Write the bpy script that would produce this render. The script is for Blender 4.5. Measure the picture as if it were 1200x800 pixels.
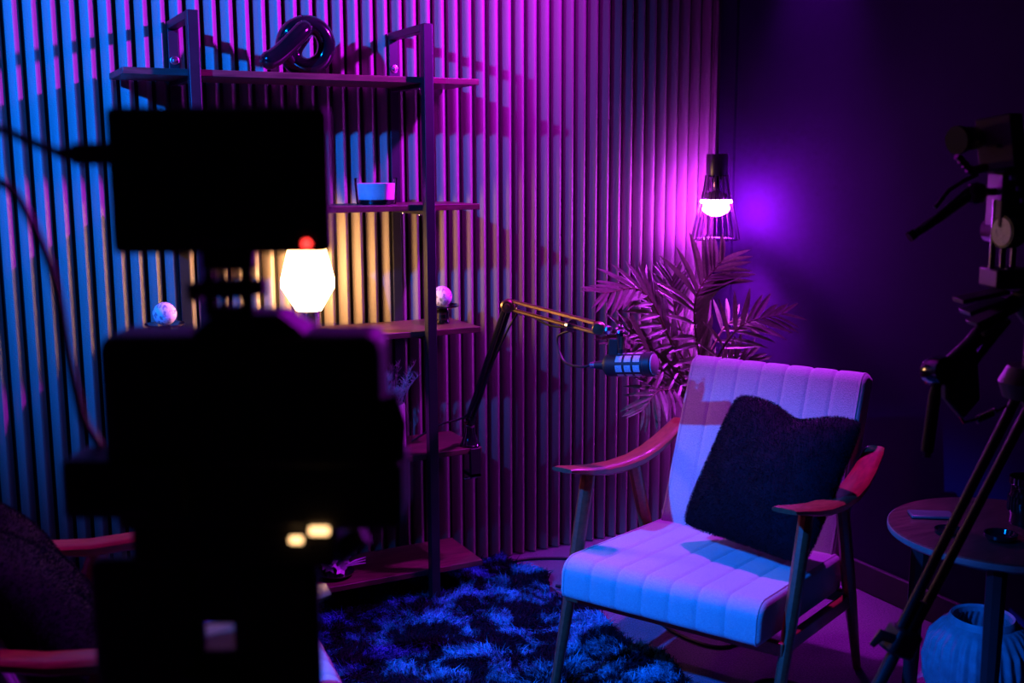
import bpy, bmesh, math, random
import numpy as np
from mathutils import Vector, Matrix, Quaternion, noise

for _o in list(bpy.data.objects):
    bpy.data.objects.remove(_o, do_unlink=True)
S = bpy.context.scene
COL = S.collection
R = math.radians
random.seed(7)
RNG = np.random.default_rng(11)

# ------------------------------------------------------------------ camera
cam_d = bpy.data.cameras.new('camera')
cam = bpy.data.objects.new('camera', cam_d)
COL.objects.link(cam)
YAW, PIT, ROL = .4761, .1606, -.0029
CAMP = Vector((-2.6299, -3.4246, 1.3986))
fw = Vector((math.sin(YAW)*math.cos(PIT), math.cos(YAW)*math.cos(PIT), -math.sin(PIT)))
rt = Vector((math.cos(YAW), -math.sin(YAW), 0))
up = rt.cross(fw)
r2 = rt*math.cos(ROL) + up*math.sin(ROL)
u2 = -rt*math.sin(ROL) + up*math.cos(ROL)
m = Matrix((r2, u2, -fw)).transposed().to_4x4()
m.translation = CAMP
cam.matrix_world = m
cam_d.sensor_width = 36
cam_d.lens = 1300.37*36/1200
cam_d.clip_start = .05
cam_d.dof.use_dof = True
cam_d.dof.focus_distance = 3.15
cam_d.dof.aperture_fstop = 3.0
S.camera = cam

# ------------------------------------------------------------------ world, lights, exposure
S.view_settings.view_transform = 'Standard'
S.view_settings.look = 'None'
S.view_settings.exposure = 0.0
S.view_settings.gamma = 1.0
S.view_settings.use_curve_mapping = False
wd = bpy.data.worlds.new('world'); S.world = wd
wd.use_nodes = True
wd.node_tree.nodes['Background'].inputs[0].default_value = (.012, .006, .05, 1)
wd.node_tree.nodes['Background'].inputs[1].default_value = .06

def spot(name, loc, aim, color, power, angle, blend, size):
    d = bpy.data.lights.new(name, 'SPOT')
    d.color = color; d.energy = power; d.spot_size = R(angle); d.spot_blend = blend
    d.shadow_soft_size = size
    o = bpy.data.objects.new(name, d); COL.objects.link(o)
    o.location = loc
    o.rotation_euler = (Vector(aim)-Vector(loc)).to_track_quat('-Z', 'Y').to_euler()
    return o
# the blue stage light on the left and the magenta one above the right-hand chair
spot('blue_wall_light', (-3.75, -1.75, 2.42), (-2.55, 0, 1.85), (.0, .145, 1.0), 1080, 63, 1., .035)
spot('blue_chair_light', (-3.70, -1.85, 2.40), (-1.22, -1.22, .25), (.0, .14, 1.0), 1250, 31.5, .6, .035)
spot('magenta_shelf_light', (-.63, -.77, 2.15), (-2.15, -.2, 1.95), (.62, .006, 1.0), 310, 167, 1., .03)
spot('magenta_chair_light', (-.41, -.81, 2.42), (-.96, -.98, .3), (.66, .02, 1.0), 215, 48, .5, .03)
spot('magenta_wall_light', (-.16, -.55, 2.62), (-.04, -.50, 1.2), (.55, .01, 1.0), 110, 44, 1., .03)

# ------------------------------------------------------------------ materials
MATS = {}
def mat(name, col, rough=.6, metal=0., col2=None, scale=20., stretch=(1,1,1), bump=0., bscale=None,
        emit=None, estr=0., spec=.5, coat=0., trans=0., sheen=0., detail=4., ior=1.45, lo=.35, hi=.65, coords='Object'):
    M = bpy.data.materials.new(name); M.use_nodes = True
    nt = M.node_tree; b = nt.nodes['Principled BSDF']
    b.inputs['Base Color'].default_value = (*col, 1)
    b.inputs['Roughness'].default_value = rough
    b.inputs['Metallic'].default_value = metal
    b.inputs['Specular IOR Level'].default_value = spec
    b.inputs['IOR'].default_value = ior
    b.inputs['Coat Weight'].default_value = coat
    b.inputs['Coat Roughness'].default_value = .08
    b.inputs['Transmission Weight'].default_value = trans
    b.inputs['Sheen Weight'].default_value = sheen
    if emit:
        b.inputs['Emission Color'].default_value = (*emit, 1)
        b.inputs['Emission Strength'].default_value = estr
    tc = nt.nodes.new('ShaderNodeTexCoord'); mp = nt.nodes.new('ShaderNodeMapping')
    mp.inputs['Scale'].default_value = stretch
    nt.links.new(tc.outputs[coords], mp.inputs['Vector'])
    nz = nt.nodes.new('ShaderNodeTexNoise'); nz.inputs['Scale'].default_value = scale
    nz.inputs['Detail'].default_value = detail; nz.inputs['Roughness'].default_value = .6
    nt.links.new(mp.outputs[0], nz.inputs['Vector'])
    rp = nt.nodes.new('ShaderNodeValToRGB')
    c2 = col2 if col2 else tuple(c*.8 for c in col)
    rp.color_ramp.elements[0].position = lo; rp.color_ramp.elements[1].position = hi
    rp.color_ramp.elements[0].color = (*c2, 1); rp.color_ramp.elements[1].color = (*col, 1)
    nt.links.new(nz.outputs['Fac'], rp.inputs[0]); nt.links.new(rp.outputs[0], b.inputs['Base Color'])
    if bump:
        n2 = nt.nodes.new('ShaderNodeTexNoise'); n2.inputs['Scale'].default_value = bscale or scale*3
        n2.inputs['Detail'].default_value = 3
        nt.links.new(mp.outputs[0], n2.inputs['Vector'])
        bp = nt.nodes.new('ShaderNodeBump'); bp.inputs['Strength'].default_value = bump; bp.inputs['Distance'].default_value = .003
        nt.links.new(n2.outputs['Fac'], bp.inputs['Height']); nt.links.new(bp.outputs[0], b.inputs['Normal'])
    MATS[name] = M
    return M
mat('slat_wood', (.26, .23, .215), .55, col2=(.18, .16, .145), scale=30, stretch=(6, 6, .35), bump=.12, bscale=60, coords='Generated')
mat('felt', (.008, .007, .009), .95)
mat('wall_paint', (.019, .0055, .042), .95, col2=(.0165, .0048, .037), scale=3, bump=.05, bscale=140, spec=.05)
mat('ceiling_paint', (.05, .05, .06), .9)
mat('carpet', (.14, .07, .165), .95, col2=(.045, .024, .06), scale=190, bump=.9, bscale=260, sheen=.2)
mat('skirting', (.03, .026, .035), .55)
mat('steel_dark', (.020, .021, .03), .45, .3)
mat('shelf_wood', (.12, .05, .045), .42, col2=(.06, .026, .024), scale=9, stretch=(1, 9, 9), bump=.08, bscale=40)
mat('bolt_metal', (.75, .75, .78), .25, 1.)
mat('chair_wood', (.26, .06, .03), .36, col2=(.17, .038, .02), scale=14, stretch=(8, 1, 8), coat=.2)
mat('chair_fabric', (.36, .41, .43), .92, col2=(.27, .31, .33), scale=330, bump=.5, bscale=420, sheen=.25, detail=2)
mat('black_fur', (.0035, .0045, .010), .85, col2=(.002, .002, .005), scale=30, spec=.15)
mat('rug_base', (.02, .02, .03), .95)
mat('plant_leaf', (.19, .29, .14), .4, col2=(.10, .17, .07), scale=12, spec=.5)
mat('plant_stem', (.16, .15, .06), .5)
mat('pot_ceramic', (.09, .09, .10), .5)
mat('soil', (.04, .028, .02), .95, bump=1., bscale=60)
mat('gloss_black', (.006, .006, .009), .12, coat=.6)
mat('matte_black', (.012, .012, .014), .5)
mat('rig_black', (.011, .0095, .011), .55, spec=.35)
mat('rubber', (.010, .010, .011), .75)
mat('cable_black', (.008, .008, .010), .5)
mat('cable_brown', (.06, .03, .028), .5)
mat('screen_black', (.006, .005, .007), .32)
mat('brass', (.42, .30, .16), .32, .9)
mat('gunmetal', (.10, .10, .12), .3, .9)
mat('chrome', (.72, .72, .76), .24, 1.)
mat('mic_grille', (.62, .60, .62), .55, col2=(.30, .30, .32), scale=420, metal=.2)
mat('mic_foam', (.85, .80, .84), .8, col2=(.55, .5, .55), scale=500)
mat('ball_white', (.82, .80, .80), .55, col2=(.30, .28, .30), scale=75, detail=1., lo=.38, hi=.48, bump=.5, bscale=75)
mat('vase_blue', (.13, .16, .20), .6, col2=(.085, .11, .14), scale=40, bump=.2)
mat('vase_white', (.80, .78, .78), .5)
mat('dried_stem', (.62, .60, .66), .7, col2=(.45, .42, .5))
mat('petal', (.85, .66, .88), .6, col2=(.62, .52, .82), scale=25)
mat('table_wood', (.085, .03, .026), .35, col2=(.045, .017, .015), scale=8, stretch=(1, 8, 8), coat=.15)
mat('table_edge', (.16, .14, .13), .5)
mat('candle_wax', (.75, .74, .72), .5, emit=None)
mat('phone', (.07, .065, .075), .4)
mat('brown_screen', (.20, .145, .125), .5, col2=(.17, .12, .105), scale=6)
mat('tag_white', (.8, .8, .8), .5)
mat('lamp_glass', (.95, .85, .7), .4, emit=(1., .50, .18), estr=40.)
mat('bulb_glow', (.9, .6, .9), .4, emit=(.62, .035, 1.), estr=900.)
mat('shade_rib', (.10, .07, .12), .25, .5)
mat('red_led', (.8, .05, .04), .4, emit=(1., .035, .03), estr=6.)
mat('warm_glow', (.9, .7, .4), .4, emit=(1., .58, .24), estr=3.)  # warm emission for two small blocks on the foreground rig
# mottled long-pile rug: colour varies over the ground in broad tufts
def rug_mat():
    M = bpy.data.materials.new('rug_pile'); M.use_nodes = True
    nt = M.node_tree; b = nt.nodes['Principled BSDF']
    b.inputs['Roughness'].default_value = .8; b.inputs['Specular IOR Level'].default_value = .08
    tc = nt.nodes.new('ShaderNodeTexCoord'); mp = nt.nodes.new('ShaderNodeMapping')
    mp.inputs['Scale'].default_value = (1, 1, .0)
    nt.links.new(tc.outputs['Object'], mp.inputs['Vector'])
    nz = nt.nodes.new('ShaderNodeTexNoise'); nz.inputs['Scale'].default_value = 8.5; nz.inputs['Detail'].default_value = 8
    nz.inputs['Roughness'].default_value = .66; nz.inputs['Distortion'].default_value = .5
    nt.links.new(mp.outputs[0], nz.inputs['Vector'])
    rp = nt.nodes.new('ShaderNodeValToRGB')
    e = rp.color_ramp.elements
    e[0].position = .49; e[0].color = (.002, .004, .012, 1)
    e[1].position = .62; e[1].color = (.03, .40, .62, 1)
    nt.links.new(nz.outputs['Fac'], rp.inputs[0]); nt.links.new(rp.outputs[0], b.inputs['Base Color'])
    MATS['rug_pile'] = M
rug_mat()
def leaf_translucent():
    nt = MATS['plant_leaf'].node_tree; b = nt.nodes['Principled BSDF']; out = nt.nodes['Material Output']
    t = nt.nodes.new('ShaderNodeBsdfTranslucent'); t.inputs[0].default_value = (.12, .16, .07, 1)
    mx = nt.nodes.new('ShaderNodeMixShader'); mx.inputs[0].default_value = .4
    nt.links.new(b.outputs[0], mx.inputs[1]); nt.links.new(t.outputs[0], mx.inputs[2]); nt.links.new(mx.outputs[0], out.inputs[0])
leaf_translucent()
def clear_mat(name, tint, gloss):
    M = bpy.data.materials.new(name); M.use_nodes = True
    nt = M.node_tree; nt.nodes.clear()
    o = nt.nodes.new('ShaderNodeOutputMaterial'); mx = nt.nodes.new('ShaderNodeMixShader')
    t = nt.nodes.new('ShaderNodeBsdfTransparent'); t.inputs[0].default_value = (*tint, 1)
    g = nt.nodes.new('ShaderNodeBsdfGlossy'); g.inputs['Roughness'].default_value = .06
    f = nt.nodes.new('ShaderNodeFresnel'); f.inputs[0].default_value = gloss
    nt.links.new(f.outputs[0], mx.inputs[0]); nt.links.new(t.outputs[0], mx.inputs[1]); nt.links.new(g.outputs[0], mx.inputs[2])
    nt.links.new(mx.outputs[0], o.inputs[0]); MATS[name] = M
clear_mat('shade_clear', (.86, .80, .88), 1.25)
clear_mat('glass', (.99, .99, 1.), 1.1)

# ------------------------------------------------------------------ helpers
class MB:
    def __init__(s): s.v = []; s.f = []
    def add(s, vs, fs):
        n = len(s.v); s.v += [tuple(v) for v in vs]; s.f += [tuple(i+n for i in f) for f in fs]; return s
    def box(s, c, d, q=None):
        c = Vector(c); h = [x/2 for x in d]; vs = []
        for sx in (-1, 1):
            for sy in (-1, 1):
                for sz in (-1, 1):
                    p = Vector((sx*h[0], sy*h[1], sz*h[2]))
                    if q: p = q @ p
                    vs.append(c+p)
        return s.add(vs, [(0,1,3,2),(4,6,7,5),(0,4,5,1),(2,3,7,6),(0,2,6,4),(1,5,7,3)])
    def box2(s, a, b):
        return s.box([(x+y)/2 for x, y in zip(a, b)], [abs(y-x) for x, y in zip(a, b)])
    def tube(s, pts, r, n=10, cap=True, flat=(1, 1), hint=None):
        pts = [Vector(p) for p in pts]; k = len(pts)
        rs = r if isinstance(r, (list, tuple)) else [r]*k
        t0 = (pts[1]-pts[0]).normalized()
        h = Vector(hint) if hint else (Vector((0, 0, 1)) if abs(t0.z) < .9 else Vector((1, 0, 0)))
        a = (h - t0*h.dot(t0)).normalized()
        vs = []
        for i, p in enumerate(pts):
            t = (pts[min(i+1, k-1)] - pts[max(i-1, 0)])
            t = t.normalized() if t.length > 1e-9 else t0
            a = (a - t*a.dot(t)).normalized(); b = t.cross(a)
            for j in range(n):
                an = 2*math.pi*(j+.5)/n
                vs.append(p + a*(math.cos(an)*rs[i]*flat[0]) + b*(math.sin(an)*rs[i]*flat[1]))
        fs = [(i*n+j, i*n+(j+1) % n, (i+1)*n+(j+1) % n, (i+1)*n+j) for i in range(k-1) for j in range(n)]
        if cap: fs += [tuple(reversed(range(n))), tuple((k-1)*n+j for j in range(n))]
        return s.add(vs, fs)
    def lathe(s, prof, n=32, c=(0, 0, 0), axis=None, wob=None):
        c = Vector(c); q = Vector((0, 0, 1)).rotation_difference(Vector(axis).normalized()) if axis else None
        vs = []
        for i, (r, z) in enumerate(prof):
            for j in range(n):
                a = 2*math.pi*j/n
                rr = r*(wob(a, z) if wob else 1)
                p = Vector((rr*math.cos(a), rr*math.sin(a), z))
                vs.append(c+(q @ p if q else p))
        k = len(prof)
        fs = [(i*n+j, i*n+(j+1) % n, (i+1)*n+(j+1) % n, (i+1)*n+j) for i in range(k-1) for j in range(n)]
        if prof[0][0] > 1e-6: fs.append(tuple(reversed(range(n))))
        if prof[-1][0] > 1e-6: fs.append(tuple((k-1)*n+j for j in range(n)))
        return s.add(vs, fs)
    def mesh(s, name, smooth=True):
        me = bpy.data.meshes.new(name); me.from_pydata(s.v, [], s.f); me.update()
        if smooth:
            me.polygons.foreach_set('use_smooth', [True]*len(me.polygons))
            me.set_sharp_from_angle(angle=R(38))
        return me
    def build(s, name, m, parent=None, bevel=0, smooth=True, seg=2, shift=True):
        if parent is not None and shift:
            l = parent.get('_o'); p = parent
            off = Vector((0, 0, 0))
            while p is not None:
                if p.rotation_euler[2] == 0 and p.type == 'EMPTY' and p.get('w') is None: off += p.location
                p = p.parent
            if off.length: s.v = [tuple(Vector(v)-off) for v in s.v]
        me = s.mesh(name, smooth)
        o = bpy.data.objects.new(name, me); COL.objects.link(o)
        me.materials.append(MATS[m])
        if parent is not None: o.parent = parent
        if bevel:
            b = o.modifiers.new('bevel', 'BEVEL'); b.width = bevel; b.segments = seg; b.limit_method = 'ANGLE'; b.angle_limit = R(40)
        return o
def tag(o, label, cat, group=None):
    o['label'] = label; o['category'] = cat
    if group: o['group'] = group
    return o
def struct(o, label=None):
    o['kind'] = 'structure'
    if label: o['label'] = label
    return o
def thing(name, label, cat, loc=(0, 0, 0), rz=0, group=None):
    o = bpy.data.objects.new(name, None); COL.objects.link(o)
    o.empty_display_size = .05
    o.location = loc; o.rotation_euler = (0, 0, rz)
    tag(o, label, cat, group); return o
def localthing(*a, **k):     # parts are written in the thing's own coordinates
    o = thing(*a, **k); LOCAL.add(o.name); return o
LOCAL = set()
_ob = MB.build
def _build(s, name, m, parent=None, bevel=0, smooth=True, seg=2, shift=True):
    p = parent
    while p is not None and p.parent is not None: p = p.parent
    if p is not None and p.name in LOCAL: shift = False
    return _ob(s, name, m, parent, bevel, smooth, seg, shift)
MB.build = _build
def copy_tree(o, parent=None):
    c = o.copy(); COL.objects.link(c)
    if parent is not None: c.parent = parent
    for ch in list(o.children): copy_tree(ch, c)
    return c
def bez(pts, n=24):
    """smooth Catmull-Rom path through points"""
    P = [Vector(p) for p in pts]; P = [P[0]*2-P[1]] + P + [P[-1]*2-P[-2]]
    out = []; segs = len(P)-3
    for s_ in range(segs):
        a, b, c, d = P[s_:s_+4]; k = max(2, n//segs)
        for i in range(k):
            t = i/k
            out.append(.5*((2*b) + (c-a)*t + (2*a-5*b+4*c-d)*t*t + (-a+3*b-3*c+d)*t**3))
    out.append(P[-2].copy()); return out

# ------------------------------------------------------------------ the room
H = 2.75; XL = -4.9; YF = -5.0
struct(MB().box2((XL-.1, YF-.1, -.1), (.1, .1, 0)).build('floor', 'carpet', smooth=False), 'purple lit speckled carpet floor')
struct(MB().box2((XL-.1, YF-.1, H), (.1, .1, H+.1)).build('ceiling', 'ceiling_paint', smooth=False))
wb = struct(MB().box2((XL, 0, 0), (0, .1, H)).build('wall_back', 'wall_paint', smooth=False), 'wall clad with vertical rounded timber slats')
struct(MB().box2((0, YF, 0), (.1, .1, H)).build('wall_right', 'wall_paint', smooth=False), 'plain dark navy wall')
struct(MB().box2((XL-.1, YF, 0), (XL, .1, H)).build('wall_left', 'wall_paint', smooth=False))
struct(MB().box2((XL, YF-.1, 0), (0, YF, H)).build('wall_front', 'wall_paint', smooth=False))
MB().box2((-3.62, -.006, .0), (-.012, 0, H-.01)).build('felt_backing', 'felt', wb, smooth=False)
# one rounded slat, shared by every slat of the wall
PITCH = .0489; SW = .0400; SD = .034
def slat_mesh():
    b = MB(); n = 14; prof = []
    for i in range(n+1):
        a = math.pi*(1-i/n)
        e = 2/1.5
        x = SW/2*math.copysign(abs(math.cos(a))**e, math.cos(a)); y = -SD*abs(math.sin(a))**e
        prof.append((x, y))
    vs = [(x, y, 0) for x, y in prof] + [(x, y, H-.02) for x, y in prof]
    k = n+1
    fs = [(i, i+1, k+i+1, k+i) for i in range(n)] + [tuple(reversed(range(k))), tuple(range(k, 2*k)), (0, k, 2*k-1, k-1)]
    b.add(vs, fs); return b.mesh('slat')
sm = slat_mesh(); sm.materials.append(MATS['slat_wood'])
for i in range(72):
    o = bpy.data.objects.new('slat', sm); COL.objects.link(o); o.parent = wb
    o.location = (-.0789 + SW/2 - i*PITCH, -.003, .005)
MB().box2((-.030, -.026, 0), (-.018, 0, H-.01)).build('end_trim', 'slat_wood', wb, smooth=False)
bb = MB().box2((-.016, YF, 0), (0, -.03, .095)).build('baseboard_right', 'skirting', bevel=.004)
struct(bb)
cd = MB().box2((-.012, -.123, 0), (0, -.109, H)).build('trim_1', 'wall_paint', smooth=False); struct(cd, 'thin vertical raised strip on the navy wall')  # narrow strip standing off the wall, in the same paint

# ------------------------------------------------------------------ shelving unit
sx0, sx1 = -2.166, -1.126
sh = thing('shelving_unit', 'tall shelving unit with dark metal frames and wooden boards against the slat wall', 'shelf', (-1.645, -.17, 0))
ZS = [1.648, 1.270, .884, .493, .113]
for z in ZS:
    MB().box2((sx0, -.294, z-.018), (sx1, -.046, z)).build('shelf_board', 'shelf_wood', sh, bevel=.0015)
for xr in (-1.969, -1.290):
    fr = MB()
    fr.box2((xr-.03, -.325, 0), (xr, -.296, 1.8)).build('front_post', 'steel_dark', sh, bevel=.002)
    MB().box2((xr-.03, -.0445, 0), (xr, -.0325, 1.78)).build('back_post', 'steel_dark', sh, bevel=.0015)
    MB().box2((xr-.03, -.296, 1.778), (xr, -.0325, 1.8)).build('top_bar', 'steel_dark', sh, bevel=.0015)
    for z in ZS:
        br = MB().box2((xr-.027, -.296, z-.030), (xr-.003, -.0445, z-.0185)).build('shelf_bracket', 'steel_dark', sh)
        for yy in (-.24, -.10):
            MB().lathe([(0, -.004), (.004, -.004), (.005, 0), (.0, 0)], 10, (xr-.015, yy, z-.030)).build('screw', 'bolt_metal', br)
    MB().lathe([(0.013, 0), (.013, .002), (.011, .003), (.006, .003), (.005, .006), (0, .007)], 18, (xr-.014, -.0445, 1.690), axis=(0, -1, 0)).build('bolt', 'bolt_metal', sh)

# ------------------------------------------------------------------ armchairs
def cushion(width, length, thick, nch, rad, groove=.0032):
    """channelled cushion: x across, y along (0..length), z 0..thick; seams run along y over the front edge"""
    # loop in (y,z): start bottom back, go forward along bottom, around the front, back along the top
    loop = []
    def arc(cy, cz, a0, a1, r, n=7):
        for i in range(n+1):
            a = R(a0+(a1-a0)*i/n); loop.append((cy+r*math.cos(a), cz+r*math.sin(a), math.cos(a), math.sin(a)))
    r1 = rad; rb = .018
    for y in np.linspace(length-rb, rb, 6)[:-1]: loop.append((y, 0, 0, -1))
    arc(rb, rb, 270, 180, rb, 4)
    arc(r1, thick-r1, 180, 90, r1, 8)
    for y in np.linspace(r1, length-.03, 10)[1:]: loop.append((y, thick, 0, 1))
    arc(length-.03, thick-.03, 90, 0, .03, 4)
    arc(length-rb, rb, 0, -90, rb, 3)
    L = len(loop); vs = []; fs = []
    us = []
    per = 10
    for c in range(nch):
        for i in range(per): us.append((c+i/per)/nch)
    us.append(1.)
    edge = [(-.0, .35), (.004, .72), (.012, .95)]
    cols = []
    for u in us:
        ph = (u*nch) % 1; d = min(ph, 1-ph)/nch*width
        interior = .5/nch < u < 1-.5/nch
        g = groove*math.exp(-(d/.0042)**2) if interior else 0
        puff = .001*math.sin(math.pi*ph)
        cols.append((-width/2+u*width, puff-g, 0))
    # rounded ends
    rows = []
    er = .016
    for k, a in enumerate((0, 30, 60)):
        rows.append((-width/2+er*(1-math.cos(R(90-a)) if False else 1-math.sin(R(a))) - er, 0, er*(1-math.cos(R(a)))))
    ends0 = [(-width/2 - er + er*(1-math.cos(R(a))), 0, er*(1-math.sin(R(a)))) for a in (0, 30, 60)]
    ends1 = [(width/2 + er - er*(1-math.cos(R(a))), 0, er*(1-math.sin(R(a)))) for a in (60, 30, 0)]
    allc = ends0+cols+ends1
    for x, off, ins in allc:
        for (y, z, ny, nz) in loop:
            o = off if (nz > .2 or ny < -.5) else 0
            vs.append((x, y+ny*(o-ins), z+nz*(o-ins)))
    K = len(allc)
    for i in range(K-1):
        for j in range(L):
            fs.append((i*L+j, i*L+(j+1) % L, (i+1)*L+(j+1) % L, (i+1)*L+j))
    fs.append(tuple(range(L-1, -1, -1))); fs.append(tuple((K-1)*L+j for j in range(L)))
    b = MB().add(vs, [tuple(reversed(f)) for f in fs])
    pip = []
    for sgn in (-1, 1):
        pip.append([(sgn*(width/2+.004), y-ny*.002, z-nz*.002) for (y, z, ny, nz) in loop])
    return b, pip
def xform(b, M):
    b.v = [tuple(M @ Vector(v)) for v in b.v]; return b
def make_chair(label, loc, rz):
    t = localthing('armchair', label, 'armchair', loc, rz)
    b, pip = cushion(.512, .57, .105, 7, .045)
    Ms = Matrix.Translation((0, .0, .297)) @ Matrix.Rotation(R(-4.5), 4, 'X')
    seat = xform(b, Ms).build('seat', 'chair_fabric', t)
    for pl in pip: xform(MB().tube([Vector(p) for p in pl]+[Vector(pl[0])], .0038, 6, cap=False), Ms).build('piping', 'chair_fabric', seat)
    b, pip = cushion(.495, .56, .085, 7, .04)
    # stand the second cushion up: its front edge becomes the top, its top face the front
    tl = R(22)
    ex = Vector((1, 0, 0)); ey = Vector((0, -math.sin(tl), -math.cos(tl))); ez = Vector((0, -math.cos(tl), math.sin(tl)))
    Mb = Matrix((ex*-1, ey, ez)).transposed().to_4x4()
    if Mb.to_3x3().determinant() < 0: Mb = Matrix((ex, ey, ez)).transposed().to_4x4()
    Mb.translation = (0, .80, .80)
    back = xform(b, Mb).build('backrest', 'chair_fabric', t)
    for pl in pip: xform(MB().tube([Vector(p) for p in pl]+[Vector(pl[0])], .0038, 6, cap=False), Mb).build('piping', 'chair_fabric', back)
    for s in (-1, 1):
        # armrest: shaped plank, thick in the middle, lifting at both ends
        prof = [(.055, .622, .012, .030), (.085, .618, .016, .036), (.16, .601, .022, .038), (.26, .582, .028, .036), (.36, .570, .031, .034), (.46, .566, .030, .034), (.54, .573, .026, .034), (.62, .590, .022, .032), (.70, .615, .016, .028), (.725, .625, .012, .024)]
        vs = []; fs = []; n = 12
        for (d, zt, th, hw) in prof:
            for j in range(n):
                a = 2*math.pi*(j+.5)/n; e = .6
                cx = math.copysign(abs(math.cos(a))**e, math.cos(a)); cz = math.copysign(abs(math.sin(a))**e, math.sin(a))
                out = .012*math.sin(math.pi*min(1, max(0, (d-.05)/.67)))
                vs.append((s*(.298+out)+cx*hw, d, zt-th/2+cz*th/2*1.0))
        k = len(prof)
        for i in range(k-1):
            for j in range(n): fs.append((i*n+j, i*n+(j+1) % n, (i+1)*n+(j+1) % n, (i+1)*n+j))
        fs += [tuple(reversed(range(n))), tuple((k-1)*n+j for j in range(n))]
        MB().add(vs, [tuple(reversed(f)) for f in fs]).build('armrest', 'chair_wood', t)
        MB().tube([(s*.302, .195, .585), (s*.300, .13, .36), (s*.296, .01, .0)], [.023, .022, .014], 10, flat=(1, .8), hint=(0, 1, 0)).build('front_leg', 'chair_wood', t)
        MB().tube([(s*.302, .44, .552), (s*.300, .535, .30), (s*.296, .66, .0)], [.022, .024, .014], 10, flat=(1, .75), hint=(0, 1, 0)).build('rear_leg', 'chair_wood', t)
        MB().tube([(s*.292, .105, .272), (s*.292, .57, .232)], .021, 4, flat=(1.25, .7), hint=(0, 0, 1)).build('side_rail', 'chair_wood', t, bevel=.003)
        MB().tube([(s*.225, .585, .235), (s*.225, .715, .52), (s*.225, .80, .70)], .018, 4, flat=(1, .8), hint=(0, 1, 0)).build('back_upright', 'chair_wood', t, bevel=.003)
    MB().tube([(-.30, .085, .272), (.30, .085, .272)], .021, 4, flat=(1.1, .7), hint=(0, 0, 1)).build('front_rail', 'chair_wood', t, bevel=.003)
    MB().tube([(-.30, .575, .235), (.30, .575, .235)], .021, 4, flat=(1.1, .7), hint=(0, 0, 1)).build('rear_rail', 'chair_wood', t, bevel=.003)
    return t
CH = (-1.161, -1.317, 0); CRZ = math.atan2(-.886, .463)
chair = make_chair('pale channel-stitched armchair with reddish wooden arms under the hanging lamp', CH, CRZ)
chair2 = copy_tree(chair); LOCAL.add(chair2.name)
chair2.location = (-1.953, -1.236, 0); chair2.rotation_euler = (0, 0, math.atan2(.995, .1))
chair2['label'] = 'armchair at the lower left edge, mostly hidden behind the blurred camera'
chair['group'] = chair2['group'] = 'matching armchairs'

def fur(name, P, N, length, width, m, parent, jitter=.5, droop=.5, seed=1, lenvar=.4, comb=(0, 0, 0)):
    """single-blade strands: base quad + tip, as one stuff mesh"""
    g = np.random.default_rng(seed); n = len(P)
    L = length*(1-lenvar*g.random(n))[:, None]
    d = N + jitter*g.normal(size=(n, 3)) + np.array(comb); d /= np.linalg.norm(d, axis=1)[:, None]
    d2 = d + np.array([0, 0, -droop]) + .5*jitter*g.normal(size=(n, 3)); d2 /= np.linalg.norm(d2, axis=1)[:, None]
    side = np.cross(d, g.normal(size=(n, 3))); side /= np.linalg.norm(side, axis=1)[:, None]
    w = width*(.6+.8*g.random(n))[:, None]
    a = P-side*w; b = P+side*w; mid = P+d*L*.55; c = mid-side*w*.8; e = mid+side*w*.8; tip = mid+d2*L*.5
    V = np.stack([a, b, e, c, tip], 1).reshape(-1, 3)
    base = (np.arange(n)*5)[:, None]
    tri = np.concatenate([base+np.array([0, 1, 2]), base+np.array([0, 2, 3]), base+np.array([3, 2, 4])], 1).reshape(-1, 3)
    me = bpy.data.meshes.new(name)
    me.vertices.add(len(V)); me.vertices.foreach_set('co', V.astype(np.float32).ravel())
    me.loops.add(tri.size); me.loops.foreach_set('vertex_index', tri.astype(np.int32).ravel())
    me.polygons.add(len(tri)); me.polygons.foreach_set('loop_start', np.arange(0, tri.size, 3, dtype=np.int32))
    me.polygons.foreach_set('loop_total', np.full(len(tri), 3, dtype=np.int32))
    me.update(calc_edges=True)
    me.materials.append(MATS[m])
    o = bpy.data.objects.new(name, me); COL.objects.link(o); o['kind'] = 'stuff'
    if parent is not None: o.parent = parent
    return o

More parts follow.
